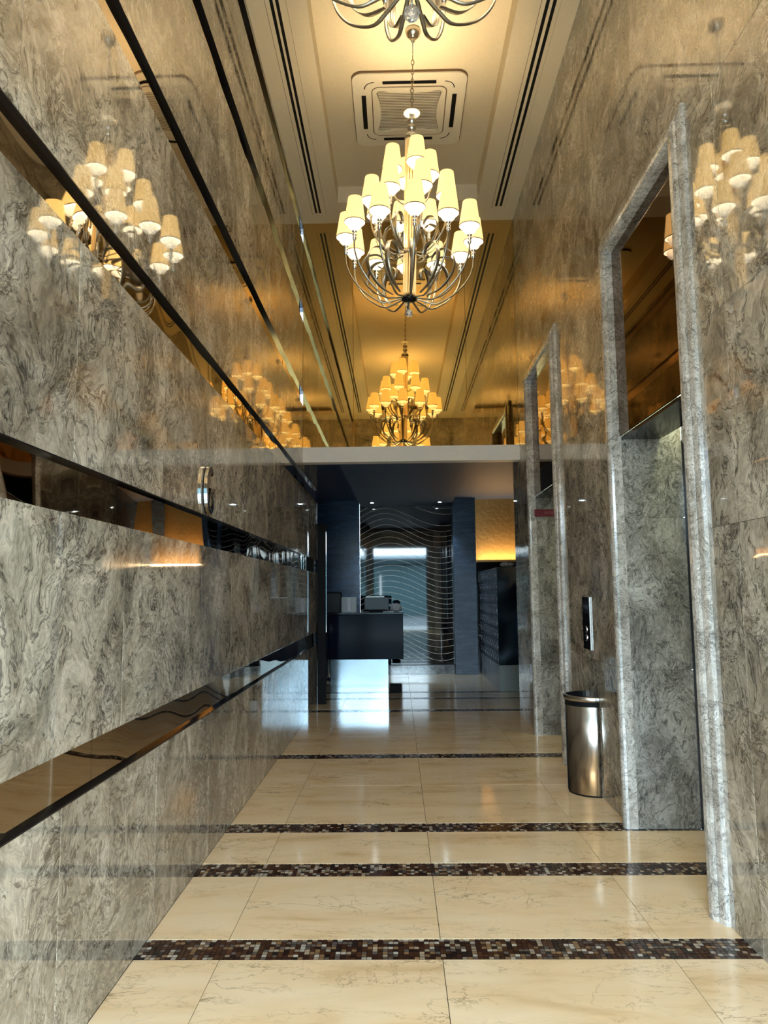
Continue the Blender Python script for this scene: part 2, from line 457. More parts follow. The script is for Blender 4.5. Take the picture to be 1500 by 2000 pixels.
# red notice plate on the far lining of the second lift recess
sg = tag(empty('notice_plate', (1.50, 7.494, 2.178)), 'dark red notice plate high on the marble lining inside the farther lift recess', 'sign')
obj('plate', bbox(-0.118, 0.16, -0.006, 0.0, -0.038, 0.038, 0.002, 1), plain('maroon_plastic', (0.16, 0.006, 0.016), 0.35), sg)
def text_obj(name, s, size, loc, rot, mat, parent, ext=0.0008):
    cu = bpy.data.curves.new(name, 'FONT'); cu.body = s; cu.size = size; cu.extrude = ext; cu.align_x = 'LEFT'; cu.align_y = 'CENTER'
    tmp = bpy.data.objects.new(name+'_tmp', cu); COL.objects.link(tmp)
    dg = bpy.context.evaluated_depsgraph_get(); me = bpy.data.meshes.new_from_object(tmp.evaluated_get(dg))
    bpy.data.objects.remove(tmp); me.name = name
    me.materials.append(mat)
    o = bpy.data.objects.new(name, me); COL.objects.link(o); o.parent = parent; o.location = loc; o.rotation_euler = rot
    return o
text_obj('lettering', 'IN FIRE', 0.036, (-0.02, -0.0075, 0), (PI/2, 0, 0), plain('dull_pink_print', (0.36, 0.10, 0.13), 0.5), sg)

# ---------------------------------------------------------------- beam, amber mirror wall
obj_tr = obj('trim_3', bbox(XL, XR, YM-0.01, YM+0.14, 2.847, 3.016), WHITE); st(obj_tr)
bm = bmesh.new(); box(bm, XL, XR, YM+0.03, YM+0.14, 3.016, ZC+0.4)
wf = st(obj('wall_far', bm, BLACKM))
xm = [XL, -0.47, 0.80, XR]
for a, c in zip(xm, xm[1:]):
    for z0, z1 in ((3.017, ZC),):
        obj('mirror_panel', bbox(a+0.001, c-0.001, YM, YM+0.03, z0, z1, 0.0015, 1), GOLDMIR, wf)

# ---------------------------------------------------------------- ceiling with raised tray
TX0, TX1, TY1, TY0 = -0.605, 0.92, 7.75, YE+0.5
ZT2 = 5.84
bm = bmesh.new()
box(bm, XL-0.1, TX0, YE-0.2, YM+0.1, ZC, ZC+0.14)
box(bm, TX1, XR+0.1, YE-0.2, YM+0.1, ZC, ZC+0.14)
box(bm, TX0, TX1, TY1, YM+0.1, ZC, ZC+0.10)
box(bm, TX0, TX1, YE-0.2, TY0, ZC, ZC+0.10)
box(bm, TX0-0.05, TX1+0.05, YE-0.2, YM+0.1, ZT2, ZT2+0.08)
box(bm, TX0-0.05, TX0, YE-0.2, YM, ZC+0.14, ZT2); box(bm, TX1, TX1+0.05, YE-0.2, YM, ZC+0.14, ZT2)
box(bm, TX0-0.05, TX1+0.05, TY1+0.03, TY1+0.10, ZC+0.10, ZT2)
ceil = st(obj('ceiling', bm, CEIL))

def diffuser(x0, x1, slots, yend, label):
    root = tag(empty('linear_diffuser', ((x0+x1)/2, 3.5, ZC)), label, 'air vent', 'slot air diffusers in the ceiling borders')
    cx = (x0+x1)/2; ys = YE+0.7-3.5; ye = yend-3.5
    edges = [x0-cx]+[v-cx for s in slots for v in s]+[x1-cx]
    bm = bmesh.new()
    for i in range(0, len(edges), 2):
        box(bm, edges[i], edges[i+1], ys, ye, -0.003, -0.0002)
    box(bm, x0-cx, x1-cx, ye, ye+0.03, -0.003, -0.0002)
    obj('frame', bm, CEIL, root)
    bm = bmesh.new(); box(bm, x0-cx-0.004, x0-cx, ys, ye+0.03, -0.0015, -0.0002); box(bm, x1-cx, x1-cx+0.002, ys, ye+0.03, -0.0015, -0.0002)
    obj('shadow_gap', bm, plain('joint_shadow_brown', (0.16, 0.10, 0.05), 0.7), root)
    for s in slots:
        obj('slot', bbox(s[0]-cx, s[1]-cx, ys, ye, -0.0016, -0.0002), BLACKM, root)
    return root
diffuser(-0.905, -0.755, [(-0.873, -0.848), (-0.830, -0.806)], 7.965, 'twin black slot air diffuser along left border of ceiling, beside striped marble wall')
diffuser(1.095, 1.235, [(1.126, 1.152), (1.176, 1.202)], 7.885, 'twin black slot air diffuser along right border of ceiling, above the lift recesses')

# ceiling cassette air conditioner
ac = tag(empty('ceiling_air_conditioner', (0.155, 6.47, ZT2)), 'square cream ceiling cassette air conditioner behind the complete chandelier', 'air conditioner')
def rrect(hx, hy, r, n=6):
    P = []
    for cx_, cy_, a0 in ((hx-r, hy-r, 0), (-hx+r, hy-r, PI/2), (-hx+r, -hy+r, PI), (hx-r, -hy+r, 3*PI/2)):
        for i in range(n+1):
            a = a0+PI/2*i/n; P.append((cx_+r*math.cos(a), cy_+r*math.sin(a)))
    return P
def ring_solid(outer, inner, z0, z1):
    bm = bmesh.new(); n = len(outer)
    o0 = [bm.verts.new((*p, z0)) for p in outer]; o1 = [bm.verts.new((*p, z1)) for p in outer]
    i0 = [bm.verts.new((*p, z0)) for p in inner]; i1 = [bm.verts.new((*p, z1)) for p in inner]
    for i in range(n):
        j = (i+1) % n
        bm.faces.new((o0[i], o0[j], i0[j], i0[i])); bm.faces.new((o1[i], i1[i], i1[j], o1[j]))
        bm.faces.new((o0[i], o1[i], o1[j], o0[j])); bm.faces.new((i0[i], i0[j], i1[j], i1[i]))
    bmesh.ops.recalc_face_normals(bm, faces=bm.faces)
    return bm
CREAM = plain('ac_cream_plastic', (0.80, 0.74, 0.60), 0.4)
DARKL = plain('joint_shadow_brown', (0.16, 0.10, 0.05), 0.7)
obj('panel_frame', ring_solid(rrect(0.50, 0.515, 0.09), rrect(0.33, 0.345, 0.07), -0.03, 0), CREAM, ac)
obj('edge_gap', ring_solid(rrect(0.506, 0.521, 0.094), rrect(0.498, 0.513, 0.088), -0.02, -0.002), DARKL, ac)
obj('grille_gap', ring_solid(rrect(0.335, 0.35, 0.07), rrect(0.328, 0.343, 0.066), -0.032, -0.005), DARKL, ac)
bm = bmesh.new()
o_ = rrect(0.326, 0.341, 0.06, 8)
def pill(p):
    x, y_ = p; sx_ = 0.29-0.035*(1-min(1, (y_/0.29)**2)); sy_ = 0.30-0.035*(1-min(1, (x/0.28)**2))
    return (max(-sx_, min(sx_, x*0.9)), max(-sy_, min(sy_, y_*0.9)))
i_ = [pill(p) for p in o_]
# denser ring for the pillow-shaped opening
def dense(P, k=5):
    out = []
    for a, b_ in zip(P, P[1:]+P[:1]):
        for s in range(k): out.append((a[0]+(b_[0]-a[0])*s/k, a[1]+(b_[1]-a[1])*s/k))
    return out
o_ = dense(o_, 6); i_ = [pill(p) for p in o_]
obj('grille_frame', ring_solid(o_, i_, -0.034, -0.012), CREAM, ac)
obj('grille_back', bbox(-0.325, 0.325, -0.34, 0.34, -0.010, -0.004), plain('grille_brown', (0.16, 0.11, 0.06), 0.6), ac)
bm = bmesh.new()
for i in range(26):
    yy = -0.28+i*0.0224
    sx_ = 0.29-0.035*(1-min(1, (yy/0.29)**2))
    box(bm, -sx_, sx_, yy, yy+0.009, -0.018, -0.014)
obj('grille_slats', bm, CREAM, ac, kind='stuff')
for x0, x1, y0, y1 in ((-0.235, 0.235, -0.425, -0.385), (-0.235, 0.235, 0.385, 0.425), (-0.425, -0.385, -0.24, 0.24), (0.385, 0.425, -0.24, 0.24)):
    obj('air_louver', bbox(x0, x1, y0, y1, -0.036, -0.029, 0.004, 1), BLACKM, ac)
for sx_, sy_ in ((1, 1), (-1, 1), (-1, -1), (1, -1)):
    bm = bmesh.new()
    a0 = math.atan2(sy_, sx_)-PI/4
    pts = [Vector((sx_*0.31+0.085*math.cos(a0+PI/2*i/8), sy_*0.325+0.085*math.sin(a0+PI/2*i/8), -0.031)) for i in range(9)]
    sweep(bm, pts, 0.002, 0.004, 6, Vector((0, 0, 1)))
    obj('corner_groove', bm, BLACKM, ac)

# ---------------------------------------------------------------- chandeliers
m, nt, b = new_mat('lamp_shade_fabric')
b.inputs['Base Color'].default_value = (0.34, 0.24, 0.09, 1); b.inputs['Roughness'].default_value = 0.8
tc = nt.nodes.new('ShaderNodeTexCoord'); sx = nt.nodes.new('ShaderNodeSeparateXYZ'); nt.links.new(tc.outputs['Object'], sx.inputs[0])
b.inputs['Emission Color'].default_value = (1.0, 0.64, 0.22, 1); b.inputs['Emission Strength'].default_value = 0.95
SHADE = m
SHADEIN = plain('lamp_shade_lining', (0.85, 0.8, 0.7), 0.7, emis=(1.0, 0.90, 0.66), estr=1.0)
CUPG = plain('frosted_glass_cup', (0.6, 0.59, 0.55), 0.25, emis=(1.0, 0.93, 0.74), estr=0.5)
_nt = CUPG.node_tree; _t = _nt.nodes.new('ShaderNodeBsdfTransparent'); _m = _nt.nodes.new('ShaderNodeMixShader'); _m.inputs[0].default_value = 0.6
_nt.links.new(_nt.nodes['Principled BSDF'].outputs[0], _m.inputs[1]); _nt.links.new(_t.outputs[0], _m.inputs[2])
_nt.links.new(_m.outputs[0], _nt.nodes['Material Output'].inputs['Surface'])
TRIMB = plain('shade_trim_brown', (0.22, 0.13, 0.06), 0.6)
RODG = plain('lamplit_glass_rod', (0.85, 0.66, 0.32), 0.08, 0, 1.5, emis=(1.0, 0.66, 0.28), estr=0.2)  # golden tone and faint glow stand in for lamp light in the glass
CRYS = plain('crystal_glass', (0.95, 0.95, 0.95), 0.02, 0, 1.5, trans=0.9)
BULB = plain('bulb_glow', (1, 1, 1), 0.3, emis=(1.0, 0.80, 0.45), estr=8)
SH = {}
def mesh_of(name, bm, mats, smooth=True):
    me = bpy.data.meshes.new(name); bm.normal_update(); bm.to_mesh(me); bm.free()
    for q in (mats if isinstance(mats, list) else [mats]): me.materials.append(q)
    if smooth:
        for p in me.polygons: p.use_smooth = True
    return me
# shade: origin at its rim centre
bm = bmesh.new(); lathe(bm, [(0.0785, 0.0), (0.077, 0.01), (0.052, 0.19)], 36, pleat=0.006)
SH['shade'] = mesh_of('shade', bm, SHADE)
bm = bmesh.new(); lathe(bm, [(0.0505, 0.189), (0.0755, 0.001)], 24)
SH['shade_lining'] = mesh_of('shade_lining', bm, SHADEIN)
bm = bmesh.new(); lathe(bm, [(0.0755, 0.0), (0.0795, 0.0), (0.0795, 0.006), (0.0755, 0.006), (0.0755, 0.0)], 28)
SH['shade_trim'] = mesh_of('shade_trim', bm, TRIMB)
bm = bmesh.new()
lathe(bm, [(0.012, -0.058), (0.034, -0.050), (0.050, -0.032), (0.058, -0.010), (0.060, 0.010), (0.054, 0.010), (0.050, -0.012), (0.030, -0.040), (0.010, -0.048)], 20, pleat=0.03)
SH['glass_cup'] = mesh_of('glass_cup', bm, CUPG)
bm = bmesh.new()
lathe(bm, [(0.0, -0.135), (0.011, -0.135), (0.011, -0.125), (0.016, -0.120), (0.016, -0.112), (0.009, -0.106), (0.015, -0.100), (0.018, -0.092), (0.015, -0.084), (0.008, -0.080), (0.018, -0.072), (0.020, -0.066), (0.016, -0.058), (0.010, -0.054), (0.010, 0.03), (0.0, 0.03)], 14)
SH['candle_holder'] = mesh_of('candle_holder', bm, CHROME)
bm = bmesh.new(); lathe(bm, [(0.0, 0.03), (0.010, 0.035), (0.014, 0.055), (0.010, 0.08), (0.0, 0.095)], 12)
SH['bulb'] = mesh_of('bulb', bm, BULB)

def arm_mesh(R, rim, key, zdip):
    end = rim-0.13
    P = [(0.045, 0, 0.0), (0.12*R/0.49+0.02, 0, zdip*0.8), (0.45*R, 0, zdip), (0.72*R, 0, zdip*0.2+end*0.17), (0.90*R, 0, end*0.46), (0.985*R, 0, end*0.75), (R, 0, end)]
    pts = crom([Vector(p) for p in P], 6)
    bm = bmesh.new(); sweep(bm, pts, 0.0085, 0.006, 8)
    return mesh_of('arm', bm, ARMM)
def scroll_mesh(R, h, key):
    # broad ribbon that leaves the arm, rises and curls inwards
    P = [(0.30*R, 0, -0.005), (0.52*R, 0, 0.03*h/0.35), (0.70*R, 0, 0.32*h), (0.76*R, 0, 0.60*h), (0.68*R, 0, 0.86*h), (0.50*R, 0, 0.92*h), (0.38*R, 0, 0.78*h), (0.42*R, 0, 0.64*h), (0.50*R, 0, 0.68*h)]
    pts = crom([Vector(p) for p in P], 6)
    bm = bmesh.new(); sweep(bm, pts, 0.022, 0.003, 6, taper=lambda t: 0.45+0.55*math.sin(PI*min(1, t*1.1)) if t < 0.9 else 0.6)
    return mesh_of('scroll', bm, ARMM)
TIERS = [(12, 0.49, 0.465, 0.0, math.radians(-87)), (8, 0.31, 0.375, 0.36, math.radians(-90+15)), (4, 0.15, 0.255, 0.76, math.radians(-90+15))]
for i, (n, R, rim, zb, a0) in enumerate(TIERS):
    SH['arm%d' % i] = arm_mesh(R, rim, i, (-0.035, -0.02, -0.01)[i])
    SH['scroll%d' % i] = scroll_mesh(R, rim-0.10, i)
bm = bmesh.new()
lathe(bm, [(0.0, -0.028), (0.035, -0.026), (0.056, -0.016), (0.060, 0.0), (0.056, 0.012), (0.020, 0.02), (0.0, 0.02)], 24)
SH['hub'] = mesh_of('hub', bm, BLACK)
bm = bmesh.new()
for k in range(14):
    a = 2*PI*k/14; lathe(bm, [(0.0085, 0.06), (0.0085, 0.60)], 7, cx=0.040*math.cos(a), cy=0.040*math.sin(a), close=True)
SH['rods'] = None; bm.free()
bm = bmesh.new(); lathe(bm, [(0.0085, 0.03), (0.0085, 0.345)], 7, close=True); SH['rod0'] = mesh_of('glass_rod', bm, RODG)
bm = bmesh.new(); lathe(bm, [(0.0085, 0.385), (0.0085, 0.745)], 7, close=True); SH['rod1'] = mesh_of('glass_rod', bm, RODG)
bm = bmesh.new(); lathe(bm, [(0.0085, 0.775), (0.0085, 1.30)], 7, close=True); SH['rod2'] = mesh_of('glass_rod', bm, RODG)
bm = bmesh.new(); lathe(bm, [(0.026, 0.02), (0.026, 1.30)], 14, close=True); SH['core'] = mesh_of('column_core', bm, plain('brass_core', (0.75, 0.58, 0.32), 0.2, 1.0))
bm = bmesh.new()
lathe(bm, [(0.0, 0), (0.045, 0.0), (0.052, 0.012), (0.045, 0.028), (0.0, 0.03)], 20); SH['collar'] = mesh_of('collar', bm, ARMM)
bm = bmesh.new()
lathe(bm, [(0.050, 1.28), (0.056, 1.30), (0.050, 1.325), (0.018, 1.335), (0.022, 1.345), (0.014, 1.355), (0.030, 1.368), (0.036, 1.385), (0.030, 1.402), (0.014, 1.412), (0.026, 1.42), (0.034, 1.436), (0.034, 1.456), (0.016, 1.468), (0.012, 1.48), (0.016, 1.49), (0.0, 1.492)], 18)
SH['finial'] = mesh_of('finial', bm, CHROME)
bm = bmesh.new(); lathe(bm, [(0.0, 1.49), (0.03, 1.488), (0.064, 1.502), (0.066, 1.508), (0.03, 1.496), (0.0, 1.498)], 24)
SH['saucer'] = mesh_of('saucer', bm, plain('milk_glass', (0.88, 0.85, 0.78), 0.2))
bm = bmesh.new(); torus_link(bm, 0, 0, 0.011, 0.024, 0.0035); SH['chain_link'] = mesh_of('chain_link', bm, plain('aged_brass_chain', (0.30, 0.24, 0.15), 0.35, 1.0))
bm = bmesh.new(); lathe(bm, [(0.0, 0.0), (0.060, -0.002), (0.064, -0.012), (0.056, -0.040), (0.034, -0.066), (0.014, -0.078), (0.018, -0.090), (0.012, -0.104), (0.006, -0.108), (0.004, -0.20), (0.0, -0.20)], 24)
SH['canopy'] = mesh_of('canopy', bm, plain('canopy_satin_chrome', (0.62, 0.58, 0.5), 0.15, 1.0))
bm = bmesh.new(); bmesh.ops.create_icosphere(bm, subdivisions=2, radius=0.030)
SH['crystal_drop'] = mesh_of('crystal_drop', bm, CRYS, False)
bm = bmesh.new(); lathe(bm, [(0.0, 0.0), (0.004, 0.0), (0.004, 0.07), (0.0, 0.07)], 8); SH['drop_stem'] = mesh_of('drop_stem', bm, ARMM)

bulb_l = bpy.data.lights.new('chandelier_bulb', 'POINT'); bulb_l.energy = LAMP_W; bulb_l.color = (1.0, 0.74, 0.42); bulb_l.shadow_soft_size = 0.016
def link(mesh, name, parent, loc=(0, 0, 0), rot=(0, 0, 0)):
    o = bpy.data.objects.new(name, mesh); COL.objects.link(o); o.parent = parent; o.location = loc; o.rotation_euler = rot
    return o
def chandelier(x, y, label, spin=0.0):
    root = tag(empty('chandelier', (x, y, 3.63)), label, 'chandelier', 'three-tier shaded chandeliers down the corridor')
    root.rotation_euler = (0, math.radians(1.6), spin)
    link(SH['hub'], 'hub', root)['label'] = 'dark dish-shaped bottom hub'
    link(SH['core'], 'column_core', root)
    for t_ in range(3):
        for k in range(12):
            a = 2*PI*k/12; link(SH['rod%d' % t_], 'glass_rod', root, (0.042*math.cos(a), 0.042*math.sin(a), 0))
    link(SH['collar'], 'collar', root, (0, 0, 0.35)); link(SH['collar'], 'collar', root, (0, 0, 0.745))
    link(SH['finial'], 'finial', root); link(SH['saucer'], 'saucer', root)
    z = 1.535; k = 0
    ztop = (ZT2-3.63)/math.cos(math.radians(1.6))
    while z < ztop-0.20:
        link(SH['chain_link'], 'chain_link', root, (0, 0, z), (0, 0, (k % 2)*PI/2)); z += 0.040; k += 1
    link(SH['canopy'], 'canopy', root, (0, 0, ztop))
    link(SH['drop_stem'], 'drop_stem', root, (0, 0, -0.09)); link(SH['crystal_drop'], 'crystal_drop', root, (0, 0, -0.118))
    for i, (n, R, rim, zb, a0) in enumerate(TIERS):
        for k in range(n):
            a = a0+2*PI*k/n
            arm = link(SH['arm%d' % i], 'arm', root, (0, 0, zb), (0, 0, a))
            if i < 2: link(SH['scroll%d' % i], 'scroll', arm)
            for nm in ('candle_holder', 'glass_cup', 'bulb', 'shade', 'shade_lining', 'shade_trim'):
                link(SH[nm], nm, arm, (R, 0, rim))
            lo = bpy.data.objects.new('bulb_light', bulb_l); COL.objects.link(lo); lo.parent = arm; lo.location = (R, 0, rim+0.07)
    return root
chandelier(0.114, 5.5, 'complete brass chandelier with cream shades hanging mid corridor below ceiling cassette')
chandelier(0.080, 2.535, 'nearest chandelier at top edge of photo, only curved lower arms and crystal ball visible', math.radians(10))
chandelier(0.10, -0.3, 'added chandelier, unseen behind the camera, to light the near end of the corridor', math.radians(4))  # extra lamp added out of view to brighten the near end

# ---------------------------------------------------------------- things on the walls and floor
# letter G
gl = tag(empty('letter_g', (XL, 4.035, 1.965)), 'raised chrome floor letter G on left marble wall above the middle mirror strip', 'letter')
def g_profile():
    pts = []
    for i in range(21):
        a = math.radians(52+(308-52)*i/20)
        pts.append(Vector((0, 0.074*math.cos(a), 0.118*math.sin(a))))
    return pts
def g_part(x0, x1):
    bm = bmesh.new()
    C_ = g_profile(); th = 0.014
    outer = []; inner = []
    for i, p in enumerate(C_):
        t = (C_[min(i+1, 20)]-C_[max(i-1, 0)]).normalized(); nn = Vector((0, t.z, -t.y))
        outer.append(p+nn*th); inner.append(p-nn*th)
    loop = outer+inner[::-1]
    def ext(loop):
        A = [bm.verts.new((x0, p.y, p.z)) for p in loop]; B = [bm.verts.new((x1, p.y, p.z)) for p in loop]; n = len(loop)
        for i in range(n): bm.faces.new((A[i], A[(i+1) % n], B[(i+1) % n], B[i]))
        h = n//2
        for i in range(h-1):
            bm.faces.new((A[i], A[i+1], A[n-2-i], A[n-1-i])); bm.faces.new((B[i], B[n-1-i], B[n-2-i], B[i+1]))
    ext(loop)
    box(bm, x0, x1, 0.040, 0.066, -0.10, -0.003); box(bm, x0, x1, 0.0, 0.066, -0.012, 0.014)
    bmesh.ops.recalc_face_normals(bm, faces=bm.faces)
    return bm
obj('back_letter', g_part(0.001, 0.008), BLACK, gl)
obj('front_letter', g_part(0.008, 0.026), CHROME, gl)

# lift call panel
cp = tag(empty('lift_call_panel', (XR, 5.49, 1.165)), 'tall black lift call button panel on wall between the two lift recesses', 'button panel')
obj('plate', bbox(-0.010, -0.001, -0.10, 0.10, -0.187, 0.187, 0.002, 2), BLACK, cp)
obj('edge_strip', bbox(-0.010, -0.001, -0.105, -0.101, -0.187, 0.187), plain('pale_edge', (0.6, 0.58, 0.55), 0.3, 0.5), cp)
for z in (-0.045, -0.105):
    bm = bmesh.new(); lathe(bm, [(0.0, 0.0), (0.022, 0.0), (0.022, 0.004), (0.018, 0.005), (0.0, 0.005)], 20)
    bmesh.ops.rotate(bm, verts=bm.verts, cent=(0, 0, 0), matrix=Matrix.Rotation(-PI/2, 3, 'Y'))
    obj('button', bm, CHROME, cp, loc=(-0.010, 0, z))
obj('display', bbox(-0.0115, -0.0098, -0.06, 0.06, 0.07, 0.13), plain('display_glass', (0.02, 0.02, 0.03), 0.05), cp)
for i in range(2):
    obj('arrow_mark', bbox(-0.0112, -0.0098, -0.006, 0.006, -0.02-0.06*i-0.012+0.004, -0.02-0.06*i), plain('pale_print', (0.5, 0.52, 0.55), 0.5), cp)

# half-round steel waste bin against the right wall
RB = 0.19; YB = 5.45
bn = tag(empty('waste_bin', (XR-0.002, YB, 0)), 'half-round polished steel waste bin standing against the right wall', 'waste bin')
def halfround(prof, mat, name, n=28, capb=False):
    bm = bmesh.new(); rings = lathe(bm, prof, n, a0=PI/2, a1=3*PI/2)
    return obj(name, bm, mat, bn, smooth=True)
bm = bmesh.new(); rings = lathe(bm, [(RB*0.975, 0.012), (RB, 0.60)], 28, a0=PI/2, a1=3*PI/2)
for a, b_ in zip(rings, rings[1:]): bm.faces.new((a[0], b_[0], b_[-1], a[-1]))
bm.faces.new(rings[0])
bo = obj('body', bm, STEELP, bn, smooth=True)
bm = bmesh.new(); rings = lathe(bm, [(RB*0.96, 0.0), (RB*0.96, 0.013)], 28, a0=PI/2, a1=3*PI/2); bm.faces.new(rings[0])
obj('base_ring', bm, BLACKM, bn)
bm = bmesh.new(); rings = lathe(bm, [(RB*0.985, 0.600), (RB*0.985, 0.635), (RB*1.03, 0.640)], 28, a0=PI/2, a1=3*PI/2)
obj('neck', bm, BLACKM, bn)
bm = bmesh.new(); lathe(bm, [(RB*1.03, 0.636), (RB*1.045, 0.64), (RB*1.045, 0.664), (RB*1.03, 0.668), (RB*0.93, 0.668), (RB*0.93, 0.65)], 28, a0=PI/2, a1=3*PI/2)
obj('rim', bm, STEELP, bn, smooth=True)
bm = bmesh.new(); rings = lathe(bm, [(RB*0.93, 0.668), (RB*0.90, 0.62), (RB*0.3, 0.56), (0.001, 0.56)], 28, a0=PI/2, a1=3*PI/2)
obj('lid', bm, BLACK, bn)

# ---------------------------------------------------------------- far lobby
YB_ = 13.2
bm = bmesh.new(); box(bm, -0.66, 0.97, YB_, YB_+0.1, 0, 3.06)
we = st(obj('wall_end', bm, plain('black_glass_wall', (0.003, 0.005, 0.010), 0.03, 0, 1.6)))
GL = plain('pale_gold_inlay', (0.62, 0.52, 0.42), 0.3, 0.3)
k = -3
for k in range(-4, 34):
    z0 = -0.1+k*0.097
    bm = bmesh.new(); pts = []
    for i in range(61):
        x = -0.655+1.62*i/60
        z = z0+0.17*math.cos(2*PI*(x+0.17)/1.95)*(0.85+0.15*math.sin(k*0.5))+0.02*math.sin(5.1*x+k*0.35)
        if 0.20 < z < 2.91: pts.append(Vector((x, YB_-0.001, z)))
        elif len(pts) > 3: break
        else: pts = []
    if len(pts) > 4:
        sweep(bm, pts, 0.003, 0.0026, 4, Vector((0, 1, 0)))
        obj('inlay_line', bm, GL, we)
    else: bm.free()
# step in front of it
stp = obj('trim_4', bbox(-0.60, 0.96, YB_-0.12, YB_-0.002, 0, 0.15, 0.003, 1), marble_wall('dark_step_marble', (0.30, 0.36, 0.42), (0.10, 0.13, 0.17), (0.03, 0.04, 0.06), (0.6, 0.65, 0.7), scale=1.6, rough=0.08)); st(stp)
obj('step_edge', bbox(-0.62, 0.98, YB_-0.14, YB_-0.002, 0.151, 0.165), BLACK, stp)
o = st(obj('trim_5', bbox(0.97, 1.36, 12.95, YB_+0.1, 0, 3.03, 0.004, 1), COLSTONE))
# left stone wall of the lobby, cool blue light put into its colour
o = st(obj('wall_lobby_left', bbox(-1.75, -0.663, YB_, YB_+0.1, 0, 3.06), DARKSTONE))
o = st(obj('wall_lobby_side', bbox(-1.85, -1.75, YL_END-0.4, YB_+0.1, 0, 3.2), DARKSTONE))
o = st(obj('wall_lobby_return', bbox(-1.85, XL-0.25, YL_END-0.1, YL_END, 0, 3.2), DARKSTONE))
# alcove, golden light put into the upper wall colour
GLOWW = st(obj('wall_alcove', bbox(1.36, 2.4, YB_, YB_+0.1, 1.85, 3.06), GOLDW))
o = st(obj('wall_alcove_base', bbox(1.36, 2.4, YB_, YB_+0.1, 0, 1.85), BLACK))
o = st(obj('wall_lobby_right', bbox(2.3, 2.4, 8.7, YB_, 0, 3.2), DARKSTONE))
o = st(obj('wall_lift_end', bbox(XR+0.40, 2.4, 8.6, 8.7, 0, 3.2), DARKSTONE))
# lobby ceiling: side coves and lowered centre with seams
bm = bmesh.new(); box(bm, -1.85, 2.4, YM+0.13, YB_+0.1, 3.03, 3.2)
cl = st(obj('ceiling', bm, plain('lobby_ceiling_blue_cast', (0.04, 0.07, 0.16), 0.6)))  # dark blue holds the lobby's dim cool light in the paint colour
LC = plain('lobby_centre_blue_cast', (0.018, 0.045, 0.12), 0.55)  # same dim blue light put into the centre panels' colour
yy = [YM+0.14, 9.85, 10.9, 11.9, 12.9]
yy[-1] = YB_-0.005
for a, c in zip(yy, yy[1:]):
    obj('soffit_panel', bbox(-0.65, 0.955, a+0.002, c-0.002, 2.935, 3.03), LC, cl)
# dark door post at the end of the left wall
o = st(obj('door_3', bbox(XL+0.005, -0.925, 9.66, 9.74, 0.0, 2.30, 0.004, 1), BLACKM))
obj('edge_strip', bbox(-0.9245, -0.921, 9.67, 9.69, 0.9, 2.2), CHROME, o)
# downlights
for x, y_, lb in ((-0.424, 12.72, 'left of two small white round downlights in lobby ceiling'), (0.735, 12.70, 'right of two small white round downlights in lobby ceiling')):
    d = tag(empty('downlight', (x, y_, 2.935)), lb, 'downlight', 'lobby downlights')
    bm = bmesh.new(); lathe(bm, [(0.03, -0.001), (0.045, -0.001), (0.045, -0.008), (0.03, -0.008), (0.03, -0.001)], 20); obj('ring', bm, CHROME, d)
    bm = bmesh.new(); lathe(bm, [(0.0, -0.012), (0.02, -0.010), (0.029, -0.002)], 16); obj('lens', bm, plain('downlight_lens', (1, 1, 1), 0.3, emis=(0.75, 0.92, 1.0), estr=30), d)
    sl = bpy.data.lights.new('downlight_spot', 'SPOT'); sl.energy = 25; sl.color = (0.7, 0.88, 1.0); sl.spot_size = 1.3; sl.spot_blend = 0.6; sl.shadow_soft_size = 0.03
    so = bpy.data.objects.new('downlight_spot', sl); COL.objects.link(so); so.location = (x, y_, 2.91)
# alcove ledge with hidden uplight and hidden light above the cabinet
lg = st(obj('trim_6', bbox(1.37, 2.30, 12.85, YB_-0.005, 1.55, 1.90), BLACK))
al = bpy.data.lights.new('alcove_uplight', 'AREA'); al.shape = 'RECTANGLE'; al.size = 0.85; al.size_y = 0.04; al.energy = COVE_W; al.color = (1.0, 0.66, 0.32)
ao = bpy.data.objects.new('alcove_uplight', al); COL.objects.link(ao); ao.location = (1.83, 13.10, 1.92); ao.rotation_euler = (PI+0.25, 0, 0)

# mailbox bank
mbk = tag(empty('mailbox_bank', (1.42, 10.76, 0)), 'tall bank of small dark mailboxes with steel end panel, on right beyond the lifts', 'mailboxes')
obj('cabinet', bbox(0.012, 0.40, 0.012, 2.37, 0.36, 1.745), plain('mailbox_body_dark', (0.02, 0.03, 0.05), 0.3, 0.5), mbk)
obj('end_panel', bbox(0.0, 0.40, 0.0, 0.012, 0.36, 1.75), wavy_mirror('rippled_steel', (0.40, 0.54, 0.62), 0.10, 0.6, 3.0), mbk)
obj('plinth', bbox(0.004, 0.39, 0.02, 2.37, 0.0, 0.36), marble_wall('pale_blue_stone', (0.42, 0.48, 0.56), (0.32, 0.38, 0.46), (0.24, 0.30, 0.38), (0.12, 0.15, 0.2), scale=1.5, rough=0.25), mbk)
obj('plinth_end', bbox(0.0, 0.40, 0.002, 0.02, 0.0, 0.36), plain('grey_green_stone', (0.22, 0.25, 0.23), 0.4), mbk)
bmd = bbox(-0.012, 0.0, 0.006, 0.252, 0.006, 0.164, 0.003, 1); md = bpy.data.meshes.new('mailbox_door'); bmd.to_mesh(md); bmd.free(); md.materials.append(plain('mailbox_door_navy', (0.030, 0.045, 0.09), 0.25, 0.5))
LBM = plain('pale_label', (0.45, 0.50, 0.60), 0.4)
bml = bmesh.new(); box(bml, -0.016, -0.012, 0.05, 0.09, 0.045, 0.085); ml = bpy.data.meshes.new('lock'); bml.to_mesh(ml); bml.free(); ml.materials.append(LBM)
